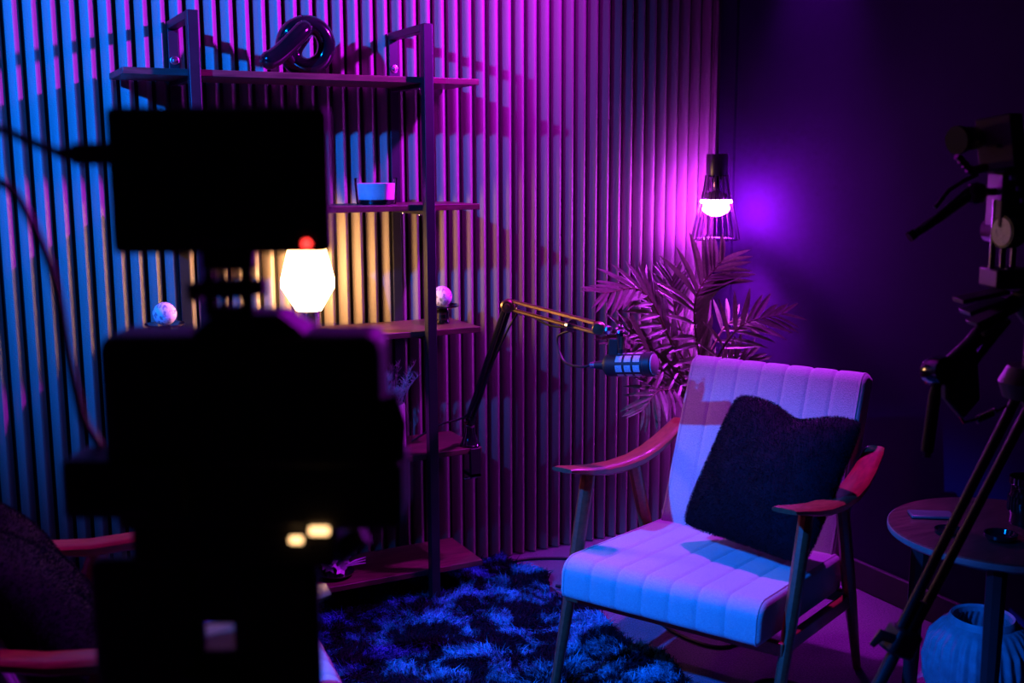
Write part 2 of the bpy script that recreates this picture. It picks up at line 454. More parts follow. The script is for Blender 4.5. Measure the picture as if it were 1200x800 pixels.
def make_pillow(name, label, loc, M3, size=.44, seed=3):
    """soft square cushion in its own plane: local x across, z up, y thickness; pinched top edge"""
    t = localthing(name, label, 'cushion', loc)
    n = 26; vs = []; fs = []
    def surf(u, v, s):
        x = u*size/2; z = v*size/2
        # pulled-in sides, pointed corners
        x *= 1 - .05*(1-abs(v)**2.5) - .06*abs(v*u)**6; z *= 1 - .04*(1-abs(u)**2.5) - .06*abs(u*v)**6
        dent = math.exp(-((u-.14)/.36)**2)*max(0, v)**2
        z -= .034*dent
        th = .085*max(0, (1-abs(u)**2.6))**.55*max(0, (1-abs(v)**2.6))**.55
        th *= 1 - .35*math.exp(-((u-.0)/.22)**2)*max(0, v)**1.2
        th += .006*math.sin(9*u+5*v)*(1-u*u)*(1-v*v)
        return Vector((x, s*th, z))
    for s in (-1, 1):
        k0 = len(vs)
        for i in range(n+1):
            for j in range(n+1):
                u = math.sin(math.pi/2*(2*i/n-1)); v = math.sin(math.pi/2*(2*j/n-1))
                vs.append(M3 @ surf(u, v, s))
        for i in range(n):
            for j in range(n):
                q = (k0+i*(n+1)+j, k0+(i+1)*(n+1)+j, k0+(i+1)*(n+1)+j+1, k0+i*(n+1)+j+1)
                fs.append(q if s < 0 else tuple(reversed(q)))
    b = MB().add(vs, fs)
    body = b.build('cover', 'black_fur', t)
    # short pile
    V = np.array(vs); F = np.array(fs); g = np.random.default_rng(seed)
    A = V[F]; nr = np.cross(A[:, 2]-A[:, 0], A[:, 3]-A[:, 1]); ar = np.linalg.norm(nr, axis=1); nr /= (ar[:, None]+1e-12)
    k = g.choice(len(F), 45000, p=ar/ar.sum()); u = g.random((45000, 1)); w = g.random((45000, 1))
    P = A[k, 0]*(1-u)*(1-w)+A[k, 1]*u*(1-w)+A[k, 2]*u*w+A[k, 3]*(1-u)*w
    fur('pile', P, nr[k], .009, .0004, 'black_fur', t, jitter=.4, droop=.6, seed=seed)
    return t
# right-hand cushion, placed in the armchair's own frame and carried to the room
def chair_to_world(p, base=CH, rz=CRZ):
    return Vector(base)+Matrix.Rotation(rz, 3, 'Z') @ Vector(p)
def pillow_frame(xd, upd):
    x = Vector(xd).normalized(); z = Vector(upd); z = (z-x*z.dot(x)).normalized(); y = z.cross(x)
    return Matrix((x, y, z)).transposed()
Rz = Matrix.Rotation(CRZ, 3, 'Z')
xd = Rz @ Vector((.315, -.085, -.005)); upd = Rz @ Vector((.055, .23, .36))
pc = chair_to_world((.122, .405, .59))
make_pillow('fur_cushion', 'black furry cushion propped in the pale armchair under the hanging lamp', pc, pillow_frame(xd, upd), .405)
c2 = chair2.location; Rz2 = Matrix.Rotation(chair2.rotation_euler[2], 3, 'Z')
make_pillow('fur_cushion', 'dark furry cushion on the armchair at the lower left edge', Vector(c2)+Rz2 @ Vector((.0, .56, .545)),
            pillow_frame(Rz2 @ Vector((1, .05, .0)), Rz2 @ Vector((0, .23, .38))), .46, 5)

# ------------------------------------------------------------------ rug
rx0, rx1, ry0, ry1 = -2.55, -.915, -1.47, -.06
rug = thing('shag_rug', 'shaggy mottled black and white rug under the armchairs', 'rug', (-1.75, -1.0, 0))
MB().box2((rx0, ry0, .001), (rx1, ry1, .010)).build('rug_backing', 'rug_base', rug, smooth=False)
NB = 190000
P = np.stack([RNG.uniform(rx0, rx1, NB), RNG.uniform(-1.45, ry1, NB), np.full(NB, .008)], 1)
P[:, 0] += .03*np.sin(P[:, 1]*17)*(P[:, 0] > rx1-.1)
cl = np.stack([np.sin(P[:, 0]*23+3*np.sin(P[:, 1]*9)), np.cos(P[:, 1]*21+2*np.sin(P[:, 0]*13)), np.zeros(NB)], 1)
Pn = P-np.array(rug.location)
fur('pile', Pn, np.tile([0, 0, 1.], (NB, 1))+.75*cl, .052, .0016, 'rug_pile', rug, jitter=.35, droop=.9, seed=4, lenvar=.5)

# ------------------------------------------------------------------ hanging lamp in the corner
lp = (-.181, -.25)
pl = thing('pendant_lamp', 'hanging lamp with a clear ribbed cone shade and a glowing magenta bulb in the corner', 'lamp', (lp[0], lp[1], 1.12))
MB().tube([(lp[0], lp[1], 1.42), (lp[0]-.004, lp[1], 2.0), (lp[0], lp[1], H)], .0035, 8).build('cord', 'cable_black', pl)
MB().lathe([(.0, 1.423), (.036, 1.423), (.038, 1.415), (.038, 1.35), (.036, 1.345), (.0, 1.345)], 28, (lp[0], lp[1], 0)).build('cap', 'gunmetal', pl)
MB().lathe([(.016, 1.345), (.018, 1.335), (.018, 1.30), (.014, 1.292)], 18, (lp[0], lp[1], 0)).build('bulb_socket', 'chrome', pl)
MB().lathe([(.0, 1.206), (.018, 1.208), (.040, 1.220), (.054, 1.240), (.056, 1.258), (.054, 1.264), (0, 1.264)], 28, (lp[0], lp[1], 0)).build('bulb', 'bulb_glow', pl)
MB().lathe([(.0, 1.2645), (.052, 1.2645), (.044, 1.278), (.022, 1.292), (0, 1.292)], 28, (lp[0], lp[1], 0)).build('bulb_neck', 'vase_white', pl)
shd = MB().lathe([(.038, 1.35), (.044, 1.30), (.060, 1.235), (.076, 1.17), (.084, 1.128), (.0835, 1.125), (.0825, 1.128), (.0745, 1.17), (.0585, 1.235), (.0425, 1.30), (.0365, 1.35)], 48, (lp[0], lp[1], 0))
shd.f = shd.f[:-2]
shade = shd.build('shade', 'shade_clear', pl)
for i in range(22):
    a = 2*math.pi*i/22; c_, s_ = math.cos(a), math.sin(a)
    MB().tube([(lp[0]+r*c_, lp[1]+r*s_, z) for r, z in ((.039, 1.35), (.045, 1.30), (.061, 1.235), (.077, 1.17), (.085, 1.126))], .0016, 5).build('rib', 'shade_rib', shade)
MB().tube([(lp[0]+.0845*math.cos(2*math.pi*i/40), lp[1]+.0845*math.sin(2*math.pi*i/40), 1.125) for i in range(41)], .002, 6, cap=False).build('rim', 'shade_rib', shade)

# ------------------------------------------------------------------ palm behind the armchair
pb = Vector((-.37, -.42, 0))
pm = thing('potted_palm', 'green potted palm with arching fronds behind the pale armchair', 'plant', pb)
MB().lathe([(.0, 0), (.085, 0), (.09, .01), (.110, .185), (.114, .195), (.106, .20), (.10, .17), (.0, .17)], 32, pb).build('pot', 'pot_ceramic', pm)
MB().lathe([(.0, .172), (.10, .170), (.10, .176), (0, .184)], 24, pb).build('soil', 'soil', pm)
def leaf_mesh(k):
    n = 5; vs = []; fs = []
    for i in range(n+1):
        t = i/n; w = .135*(math.sin(math.pi*min(1, t*.92+.08))**.6)*(1-.25*t)
        if i == n: w = .004
        dz = -.10*k*t*t
        vs += [(-w/2, t, dz+.025*w/.135), (0, t, dz-.0), (w/2, t, dz+.025*w/.135)]
    for i in range(n):
        for j in range(2): fs.append((i*3+j, i*3+j+1, i*3+j+4, i*3+j+3))
    me = MB().add(vs, fs).mesh('leaflet'); me.materials.append(MATS['plant_leaf']); return me
LM = [leaf_mesh(k) for k in (.3, 1., 1.8)]
fronds = [  # tip, mid control, leaflet length, count per side
    ((-.335, -.50, 1.085), (-.45, -.50, .93), .145, 18),
    ((-.807, -.50, .995), (-.60, -.46, .96), .105, 15),
    ((-.760, -.52, .835), (-.64, -.47, .83), .095, 13),
    ((-.175, -.62, .905), (-.33, -.56, .845), .105, 14),
    ((-.240, -.58, .745), (-.33, -.55, .735), .095, 11),
    ((-.600, -.40, 1.000), (-.55, -.42, .90), .110, 14),
    ((-.730, -.62, .635), (-.62, -.57, .68), .095, 12),
    ((-.720, -.57, .870), (-.62, -.52, .76), .095, 13),
    ((-.420, -.33, 1.010), (-.42, -.36, .88), .100, 12),
    ((-.130, -.38, .850), (-.24, -.38, .82), .090, 10),
]
for fi, (tip, mid, ll, cnt) in enumerate(fronds):
    base = pb+Vector((.02*math.cos(fi*2.4), .02*math.sin(fi*2.4), .175))
    crown = pb+Vector((.03*math.cos(fi*2.4), .03*math.sin(fi*2.4)-.01, .56))
    path = bez([base, crown, mid, tip], 45)
    fr = MB().tube(path, [.006*(1-.8*i/len(path)) for i in range(len(path))], 6).build('frond', 'plant_stem', pm)
    off = Vector(pm.location)
    n0 = int(len(path)*.40)
    for k in range(cnt):
        t = k/(cnt-1); idx = min(len(path)-2, int(n0+t*(len(path)-1-n0)))
        p = path[idx]; tg = (path[idx+1]-path[max(0, idx-1)]).normalized()
        view = (CAMP-p).normalized()
        nrm = Vector((0, -.35, 1)); nrm = (nrm+Vector((0, -.6, .0))).normalized()
        sd = tg.cross(nrm).normalized()
        for s in (-1, 1):
            L = ll*(.55+.75*math.sin(math.pi*(.18+.72*t)))*(.9+.2*random.random())
            ang = R(62-34*t+random.uniform(-5, 5))
            d = (tg*math.cos(ang)+sd*s*math.sin(ang)+Vector((0, 0, -.10))).normalized()
            z = (nrm-d*nrm.dot(d)).normalized(); x = d.cross(z)
            o = bpy.data.objects.new('leaflet', LM[random.randrange(3)]); COL.objects.link(o); o.parent = fr
            Mx = Matrix((x*L*1.25, d*L, z*L)).transposed().to_4x4(); Mx.translation = p-off
            o.matrix_local = Mx

# ------------------------------------------------------------------ microphone boom arm on the shelf
E0 = Vector((-1.153, -.262, .493)); E1 = Vector((-1.110, -.450, .967)); E2 = Vector((-1.068, -.905, .955))
bm_ = thing('boom_arm', 'black and brass jointed microphone arm clamped to the shelf corner', 'mic arm', E0)
MB().lathe([(.034, .0), (.034, .006), (.030, .010), (.017, .045), (.016, .062), (.0, .062)], 24, E0).build('clamp_base', 'gloss_black', bm_)
cl_ = MB().box2((E0.x-.018, E0.y-.045, .400), (E0.x+.018, E0.y-.034, .4935)).box2((E0.x-.018, E0.y-.045, .400), (E0.x+.018, E0.y+.02, .412)).build('clamp', 'matte_black', bm_, bevel=.002)
MB().tube([(E0.x, E0.y-.005, .385), (E0.x, E0.y-.005, .470)], .005, 10).build('clamp_screw', 'gunmetal', cl_)
MB().tube([(E0.x-.025, E0.y-.005, .388), (E0.x+.022, E0.y-.005, .388)], .004, 8).build('clamp_handle', 'chrome', cl_)
J0 = E0+Vector((0, 0, .085))
MB().lathe([(.0, -.014), (.017, -.014), (.019, -.008), (.019, .008), (.017, .014), (0, .014)], 20, J0, axis=(.45, -.89, 0)).build('lower_joint', 'gloss_black', bm_)
sdv = Vector((.85, .2, -.2)).normalized()
for s in (-1, 1):
    MB().tube([J0+sdv*.010*s, E1+sdv*.010*s], .0085, 6, flat=(1, .8)).build('lower_tube', 'matte_black', bm_)
MB().lathe([(.0, -.016), (.016, -.016), (.021, -.012), (.021, .012), (.016, .016), (.009, .016), (.008, .020), (0, .021)], 24, E1, axis=(-.55, -.83, 0)).build('elbow_joint', 'brass', bm_)
for dz in (-.012, .014):
    MB().tube([E1+Vector((.012, -.012, dz*1.0)), E2+Vector((-.006, .008, dz))], .0062, 8).build('upper_tube', 'brass', bm_)
MB().lathe([(.0, -.014), (.015, -.014), (.018, -.010), (.018, .010), (.015, .014), (0, .015)], 24, E2, axis=(-.6, -.8, 0)).build('head_joint', 'brass', bm_)
for k, (a, r) in enumerate(((.0, .014), (.028, .010))):
    MB().lathe([(0, -r), (r*.7, -r*.7), (r, 0), (r*.7, r*.7), (0, r)], 14, E2+Vector((.018+a, -.016-a*.6, -.004-a*.25))).build('swivel_ball', 'chrome', bm_)
for k in range(7):
    a = k*.9
    MB().lathe([(0, -.004), (.004, 0), (0, .004)], 8, E2+Vector((.045+.012*math.cos(a), -.035, -.006+.016*math.sin(a)))).build('thumb_screw', 'chrome', bm_)
H2 = E2+Vector((.046, -.034, -.010))
MB().tube([H2, H2+Vector((.004, -.002, -.055))], .009, 12).build('drop_post', 'gunmetal', bm_)
MB().tube([H2+Vector((.004, -.002, -.010)), H2+Vector((.004, -.002, -.045))], .0096, 12).build('brass_sleeve', 'brass', bm_)
mc = Vector((-1.012, -.945, .857)); md = (rt*.82-fw*.5+Vector((0, 0, .02))).normalized()
mi = thing('microphone', 'broadcast microphone with a pink lit front hanging from the arm', 'microphone', mc)
MB().lathe([(.0, -.055), (.022, -.055), (.029, -.049), (.031, -.040), (.031, .066), (.033, .068), (.033, .086), (.031, .088), (.0, .088)], 32, mc, axis=md).build('body', 'matte_black', mi)
MB().lathe([(.0, .0885), (.0285, .0885), (.0285, .090), (.024, .0915), (.0, .092)], 28, mc, axis=md).build('front_grille', 'mic_foam', mi)
qx = Vector((0, 0, 1)).rotation_difference(md)
for ring in range(3):
    for k in range(7):
        a0 = 2*math.pi*k/7; z0 = -.012+ring*.026
        vs = []
        for z in (z0, z0+.019):
            for q in range(4):
                a = a0+q/3*.62
                vs.append(mc+qx @ Vector((.0318*math.cos(a), .0318*math.sin(a), z)))
        MB().add(vs, [(q, q+1, q+5, q+4) for q in range(3)]).build('grille_window', 'mic_grille', mi)
yk = mc-md*.035+Vector((0, 0, .0))
MB().box(mc-md*.03+Vector((0, 0, .045)), (.030, .016, .055), Matrix.Rotation(math.atan2(md.y, md.x), 3, 'Z').to_quaternion()).build('yoke', 'matte_black', mi, bevel=.003)
MB().tube([mc-md*.055, mc-md*.085], [.013, .011], 14).build('connector_socket', 'matte_black', mi)
MB().tube([mc-md*.085, mc-md*.100], [.0095, .0095], 14).build('connector_ring', 'chrome', mi)
ce = mc-md*.10
cb = MB().tube(bez([ce, ce-md*.035+Vector((0, 0, -.004)), E2*.62+E1*.38+Vector((-.005, -.02, -.115)), E2*.55+E1*.45+Vector((.0, -.015, -.055)), E2*.70+E1*.30+Vector((0, -.012, -.022)), E2*.45+E1*.55+Vector((0, -.012, -.026)), E1+Vector((.035, -.03, -.020)), E1+Vector((-.004, -.03, -.05)), J0*.5+E1*.5+Vector((.0, -.022, 0)), J0+Vector((-.01, -.02, .03)), J0+Vector((-.10, .02, -.01)), (-1.33, -.20, .515)], 120), .0032, 8).build('microphone_cable', 'cable_black')
tag(cb, 'thin black cable running from the microphone along the jointed arm', 'cable')
for nm, p in (('a', E1+Vector((.028, -.028, -.010))), ('b', E2*.70+E1*.30+Vector((0, -.010, -.012)))):
    MB().lathe([(.017, -.006), (.018, -.006), (.018, .006), (.017, .006)], 16, p, axis=(E2-E1)).build('cable_clip', 'chrome', bm_)

# ------------------------------------------------------------------ things on the shelves
# knotted sculpture
kz = 1.648
kt = MB()
rc = Vector((-1.628, -.17, kz+.087))
def P_(dx, dy, dz): return (rc.x+dx, rc.y+dy, rc.z+dz)
loop = [P_(-.148, -.055, -.060), P_(-.100, -.055, -.034), P_(-.045, -.055, .018), P_(-.018, -.040, .042), P_(-.012, .000, .030), P_(-.030, .030, -.010),
        P_(-.022, .028, -.045), P_(.012, .012, -.059), P_(.050, .002, -.035), P_(.060, -.006, .010), P_(.038, -.010, .048), P_(-.005, -.012, .060), P_(-.048, -.006, .040), P_(-.062, .012, .0), P_(-.040, .03, -.040), P_(-.018, .035, -.056)]
pth = bez(loop, 120)
kt.tube(pth, [.0265*min(1, .45+.55*math.sqrt(min(1, i/3))) for i in range(len(pth))], 18)
kn = kt.build('knot_sculpture', 'gloss_black'); tag(kn, 'glossy black knot sculpture on the top shelf', 'sculpture')
# glass candle
jx, jy, jz = -1.415, -.155, 1.270
jr = thing('candle_jar', 'glass candle jar with pale wax on the second shelf', 'candle', (jx, jy, jz))
MB().lathe([(.0605, .0005), (.062, .006), (.067, .078), (.0655, .080), (.0652, .078), (.0607, .0148), (.060, .0005)], 40, (jx, jy, jz)).build('glass', 'glass', jr)
MB().lathe([(.0, .015), (.0600, .015), (.0640, .064), (.0, .064)], 36, (jx, jy, jz)).build('wax', 'candle_wax', jr)
MB().lathe([(.0, .002), (.0585, .002), (.0598, .0145), (.0, .0145)], 36, (jx, jy, jz)).build('glass_base', 'gloss_black', jr)  # black disc stands in for the dark refraction of the thick glass bottom
MB().tube([(jx, jy, jz+.064), (jx+.001, jy, jz+.075)], .0012, 6).build('wick', 'matte_black', jr)
# faceted table lamp
lx, ly, lz = -1.643, -.165, .884
tl = thing('table_lamp', 'glowing faceted glass globe lamp with a short chrome base on the shelf', 'lamp', (lx, ly, lz))
MB().lathe([(.0, .0), (.036, .0), (.036, .003), (.034, .005), (.034, .070), (0, .070)], 32, (lx, ly, lz)).build('base', 'chrome', tl)
MB().lathe([(.0, .068), (.040, .070), (.083, .140), (.083, .165), (.058, .262), (.03, .268), (.0, .27)], 9, (lx, ly, lz)).build('globe', 'lamp_glass', tl, smooth=False)
# textured balls on dark dish stands
def ball_stand(x, y, z, label):
    t = thing('ball_ornament', label, 'ornament', (x, y, z), group='white balls on dark stands')
    MB().lathe([(0, 0), (.024, 0), (.026, .004), (.022, .012), (.024, .020), (.022, .028), (.024, .036), (.018, .044), (.042, .050), (.056, .056), (.057, .060), (.040, .056), (.0, .054)], 28, (x, y, z)).build('dish_stand', 'gloss_black', t)
    b = MB(); n = 10; br = .0335
    b.lathe([(br*math.sin(math.pi*i/16) if 0 < i < 16 else 0, -br*math.cos(math.pi*i/16)) for i in range(17)], 26, (x, y, z+.054+br), wob=lambda a, zz: 1+.02*math.sin(9*a)*math.sin(zz*300))
    b.build('ball', 'ball_white', t)
ball_stand(-2.070, -.17, .884, 'white textured ball on a dark dish stand at the left end of the lamp shelf')
ball_stand(-1.203, -.165, .884, 'white textured ball on a dark dish stand right of the front post')
# vase with dried stems
vx, vy, vz = -1.385, -.17, .493
vs_ = thing('dried_plant_vase', 'pale vase with feathery dried stems on the fourth shelf', 'vase', (vx, vy, vz))
MB().lathe([(.0, 0), (.040, 0), (.044, .004), (.043, .140), (.040, .146), (.037, .140), (.037, .02), (0, .018)], 32, (vx, vy, vz)).build('vase', 'vase_white', vs_)
random.seed(5)
for k in range(34):
    a = random.uniform(0, 6.28); sp = random.uniform(.02, .11); hh = random.uniform(.17, .28)
    p0 = Vector((vx+.012*math.cos(a), vy+.012*math.sin(a), vz+.03)); p2 = Vector((vx+.012+sp*math.cos(a)*.8, vy+sp*math.sin(a)*.55, vz+hh)); p1 = (p0+p2)/2+Vector((0, 0, .05))
    pt = bez([p0, p1, p2], 10); b = MB().tube(pt, [.0011]*len(pt), 4)
    for i in range(5, len(pt)-1):
        for q in range(3):
            dv = Vector((random.uniform(-1, 1), random.uniform(-1, 1), random.uniform(.2, 1.2))).normalized()*.022
            b.tube([pt[i], pt[i]+dv], [.0013, .0004], 3)
    b.build('dried_stem', 'dried_stem', vs_)
# flowers in a small dish on the bottom shelf
fx, fy, fz = -1.600, -.205, .113
fl = thing('flower_dish', 'small bunch of mauve flowers in a dark dish on the bottom shelf', 'flowers', (fx, fy, fz))
MB().lathe([(0, 0), (.045, 0), (.060, .012), (.062, .016), (.055, .014), (0, .008)], 28, (fx, fy, fz)).build('dish', 'gloss_black', fl)
for k in range(26):
    a = random.uniform(0, 6.28); rr = random.uniform(0, .045); c = Vector((fx+rr*math.cos(a), fy+rr*math.sin(a), fz+.018+random.uniform(.0, .062)*(1-rr/.08)))
    b = MB(); nrm = Vector((random.uniform(-1, 1), random.uniform(-1.2, .3), random.uniform(.0, 1))).normalized(); u = nrm.orthogonal().normalized(); w = nrm.cross(u)
    for q in range(5):
        an = q*1.2566; d = u*math.cos(an)+w*math.sin(an); sv = nrm.cross(d)
        L = .021
        b.add([c, c+d*L*.5+sv*L*.35+nrm*.003, c+d*L+nrm*.007, c+d*L*.5-sv*L*.35+nrm*.003], [(0, 1, 2, 3)])
    b.build('blossom', 'petal', fl)
for k in range(3):
    pt = [Vector((fx+.03, fy, fz+.025)), Vector((fx+.065, fy-.01, fz+.03+.006*k)), Vector((fx+.098, fy-.015, fz+.030+.010*k))]
    MB().tube(pt, [.002, .003, .001], 5).build('sprig', 'petal', fl)

# ------------------------------------------------------------------ side table with its things
tx, ty, tz = -.351, -1.636, .5
tb = thing('side_table', 'round dark wooden side table beside the pale armchair', 'table', (tx, ty, 0))
MB().lathe([(.0, tz-.022), (.258, tz-.022), (.263, tz-.018), (.263, tz-.003), (.260, tz), (.0, tz)], 64, (tx, ty, 0)).build('table_top', 'table_wood', tb)
MB().tube([(tx+.2635*math.cos(2*math.pi*i/64), ty+.2635*math.sin(2*math.pi*i/64), tz-.010) for i in range(65)], .006, 6, cap=False, flat=(1.3, .3)).build('edge_band', 'table_edge', tb)
for a in (104, -22, -142):
    c_, s_ = math.cos(R(a)), math.sin(R(a))
    MB().tube([(tx+.205*c_, ty+.205*s_, tz-.022), (tx+.215*c_, ty+.215*s_, 0)], [.024, .020], 8, flat=(1, 1)).build('leg', 'matte_black', tb)
MB().tube([(tx+.205*math.cos(R(a)), ty+.205*math.sin(R(a)), tz-.034) for a in range(0, 361, 10)], .010, 6, cap=False).build('apron_ring', 'matte_black', tb)
ph = MB().box((-.428, -1.489, tz+.005), (.108, .054, .009), Matrix.Rotation(R(-34), 3, 'Z').to_quaternion()).build('phone', 'phone', bevel=.004)
tag(ph, 'flat grey phone lying on the round side table', 'phone')
def dish(x, y, r, h, label):
    tag(MB().lathe([(0, 0), (r*.8, 0), (r, h*.5), (r, h), (r*.92, h), (r*.8, h*.35), (0, h*.3)], 32, (x, y, tz+.0005)).build('coaster_dish', 'gloss_black'), label, 'dish')
dish(-.489, -1.600, .034, .010, 'shallow black dish beside the phone on the side table')
dish(-.419, -1.692, .038, .016, 'black glossy dish at the near edge of the side table')
jl = thing('camera_lens', 'black ribbed lens standing upright on the side table', 'lens', (-.262, -1.635, tz))
MB().lathe([(0, 0), (.036, 0), (.038, .004), (.038, .028), (.041, .032), (.041, .075), (.038, .079), (.038, .10), (.043, .104), (.043, .120), (.039, .120), (.036, .108), (0, .104)], 36, (-.262, -1.635, tz)).build('barrel', 'gloss_black', jl)
for k in range(28):
    a = 2*math.pi*k/28
    MB().box((-.262+.0415*math.cos(a), -1.635+.0415*math.sin(a), tz+.053), (.003, .003, .038), Matrix.Rotation(a, 3, 'Z').to_quaternion()).build('grip_rib', 'rubber', jl)
# ribbed floor vase under the table
wx, wy = -.352, -1.604
tag(MB().lathe([(0, 0), (.085, 0), (.105, .02), (.132, .09), (.137, .14), (.125, .20), (.098, .236), (.083, .245), (.080, .256), (.076, .262), (.070, .257), (.068, .244), (.08, .22), (.10, .16), (.09, .03), (0, .02)], 300, (wx, wy, 0),
    wob=lambda a, z: 1+.034*math.sin(30*a+z*14)*max(0, min(1, (.24-z)/.03))).build('ribbed_vase', 'vase_blue'), 'pale ribbed pot standing on the floor under the round side table', 'vase')

# ------------------------------------------------------------------ floor cables
tag(MB().tube(bez([(-.98, -.10, .006), (-.86, -.10, .006), (-.72, -.17, .006), (-.62, -.30, .006), (-.66, -.42, .006), (-.60, -.55, .006)], 60), .005, 8).build('floor_cable', 'cable_black'), 'black cable curling over the carpet along the slat wall', 'cable')
tag(MB().tube(bez([(-.90, -.38, .012), (-.82, -.45, .007), (-.74, -.60, .006), (-.76, -.85, .006), (-.70, -1.0, .006), (-.55, -.95, .006), (-.45, -.75, .006)], 60), .0055, 8).build('floor_cable', 'cable_black'), 'black cable coming out from under the rug behind the pale armchair', 'cable')
tag(MB().tube(bez([(-.92, -1.18, .02), (-.84, -1.25, .007), (-.72, -1.22, .006), (-.66, -1.30, .006), (-.72, -1.42, .006), (-.85, -1.45, .006)], 60), .0055, 8).build('floor_cable', 'cable_black'), 'black cable lying on the carpet beneath the pale armchair', 'cable')

# ------------------------------------------------------------------ blurred camera rig in the foreground
fr_ = localthing('camera_rig', 'blurred black video camera on a tripod with a monitor on top in the foreground', 'camera', (-2.413, -2.456, 0), -YAW)
Z0 = 1.384
def rb(name, x0, x1, z0, z1, y0, y1, m='rig_black', bev=.004, parent=fr_):
    return MB().box2((x0/1000, y0/1000, Z0+z0/1000), (x1/1000, y1/1000, Z0+z1/1000)).build(name, m, parent, bevel=bev, seg=3)
def rtube(name, pts, r, m='rig_black', n=14, parent=fr_):
    return MB().tube([(x/1000, y/1000, Z0+z/1000) for x, y, z in pts], (r/1000 if not isinstance(r, (list, tuple)) else [q/1000 for q in r]), n).build(name, m, parent)
mo = rb('monitor', -96, 94, -64, 62, 0, 24, bev=.007)
rb('screen', -86, 86, -46, 55, -.8, 1, 'screen_black', .0005, mo)
rb('logo_plate', -26, 18, -56, -51, -.7, 1, 'phone', .0003, mo)
rtube('record_light', [(74, -1.6, -55), (74, 1, -55)], 3.4, 'red_led', 14, mo)
pg = rb('video_plug', -128, -93, 12, 32, 4, 20, 'cable_brown', .004, mo)
rtube('plug_boot', [(-126, 12, 22), (-140, 12, 23)], [8, 5], 'cable_brown', 12, mo)
fr_cable = MB().tube([(x/1000, y/1000, Z0+z/1000) for x, y, z in [tuple(p) for p in bez([(-140, 12, 23), (-165, 14, 33), (-200, 18, 45), (-260, 30, 40), (-300, 50, -40), (-260, 60, -150), (-225, 50, -20), (-195, 40, -10), (-165, 40, -80), (-155, 40, -160), (-146, 40, -215), (-132, 42, -246)], 110)]], .0042, 10).build('video_cable', 'cable_brown', fr_)
# monitor mount
rb('mount_top', -20, 26, -79, -60, 2, 24)
rtube('mount_yoke', [(-15, 12, -80), (-15, 12, -120)], 5.5); rtube('mount_yoke', [(-3, 12, -80), (-3, 12, -120)], 3.5); rtube('mount_yoke', [(18, 12, -80), (18, 12, -120)], 6)
rb('mount_swivel', -26, 26, -104, -86, 4, 26, bev=.007)
rtube('mount_knob', [(-34, 14, -98), (-24, 14, -98)], 9); rtube('mount_knob', [(24, 14, -94), (34, 14, -94)], 8)
rb('mount_foot', -18, 22, -121, -110, 4, 24)
# camera body
cb_ = rb('camera_body', -116, 134, -262, -136, 0, 80, bev=.014)
MB().add([(x/1000, y/1000, Z0+z/1000) for x, y, z in ((-40, 10, -140), (72, 10, -140), (44, 10, -118), (-14, 10, -118), (-40, 78, -140), (72, 78, -140), (44, 70, -118), (-14, 70, -118))],
         [(0, 1, 2, 3), (5, 4, 7, 6), (3, 2, 6, 7), (0, 3, 7, 4), (1, 5, 6, 2), (0, 4, 5, 1)]).build('viewfinder_hump', 'rig_black', cb_, bevel=.006)
rtube('hand_grip', [(134, 30, -195), (137, 30, -222), (134, 30, -256)], [13, 19, 19], n=16)
rtube('lens', [(10, 75, -200), (10, 130, -200), (10, 132, -200), (10, 190, -200)], [40, 40, 44, 44], n=28)
rb('cage_plate', -108, 152, -316, -250, 2, 90, bev=.010)
bt = rb('battery_pack', -150, -40, -300, -246, -8, 50, bev=.006)
rb('battery_label', -142, -72, -299, -291, -8.6, -6, 'phone', .0005, bt)
rb('warm_spot', 50, 62, -325, -318, -3, 1, 'warm_glow', .002)  # two small warm glowing blocks on the rig, nature unknown
rb('warm_spot', 68, 86, -317, -309, -3, 1, 'warm_glow', .002)
rb('base_plate', -96, 90, -352, -312, 5, 85, bev=.006)
rb('tripod_head', -140, -36, -480, -345, 10, 34, bev=.012)
rb('tripod_head_arm', -10, 72, -480, -345, 10, 34, bev=.012)
rb('head_bridge', -40, 10, -408, -340, 12, 30)
rb('head_bridge', -40, 10, -480, -434, 12, 30)
rtube('quick_knob', [(84, 40, -350), (112, 40, -330)], [12, 10])
MB().lathe([(0, .86), (.06, .86), (.065, .90), (.055, .93), (0, .93)], 24, (-.02, .05, 0)).build('tripod_crown', 'rig_black', fr_)
for a in (90, 210, 330):
    c_, s_ = math.cos(R(a)), math.sin(R(a))
    MB().tube([(-.02+.05*c_, .05+.05*s_, .90), (-.02+.24*c_, .05+.24*s_, .45), (-.02+.43*c_, .05+.43*s_, 0.0)], [.018, .016, .012], 12).build('tripod_leg', 'rig_black', fr_)

# ------------------------------------------------------------------ second camera on a tripod at the right
B2 = Vector((-.909, -2.035, 0)); Z2 = 1.380; K = .87
r2_ = localthing('tripod_camera', 'black camera on a video tripod at the right edge beside the side table', 'camera', B2, -YAW)
def P2(x, z, y=0): return Vector((x*K/1000, y*K/1000, Z2+z*K/1000))
def t2(name, pts, r, m='matte_black', n=12, parent=r2_, **k):
    return MB().tube([P2(*p) for p in pts], ([q*K/1000 for q in r] if isinstance(r, (list, tuple)) else r*K/1000), n, **k).build(name, m, parent)
qm = (Matrix.Rotation(R(-52), 3, 'Z') @ Matrix.Rotation(R(-9), 3, 'Y')).to_quaternion()
mn = MB().box(P2(-16, 56, 0), (.070, .042, .096), qm).build('monitor', 'matte_black', r2_, bevel=.004)
MB().box(P2(-16, 56, 0)+qm @ Vector((0, -.0212, 0)), (.064, .002, .090), qm).build('monitor_face', 'brown_screen', mn)
t2('monitor_knob', [(5, 48, -35), (28, 46, -30)], [12, 17])
t2('monitor_arm', [(-35, 50, -24), (5, 48, -34)], 4, 'gunmetal')
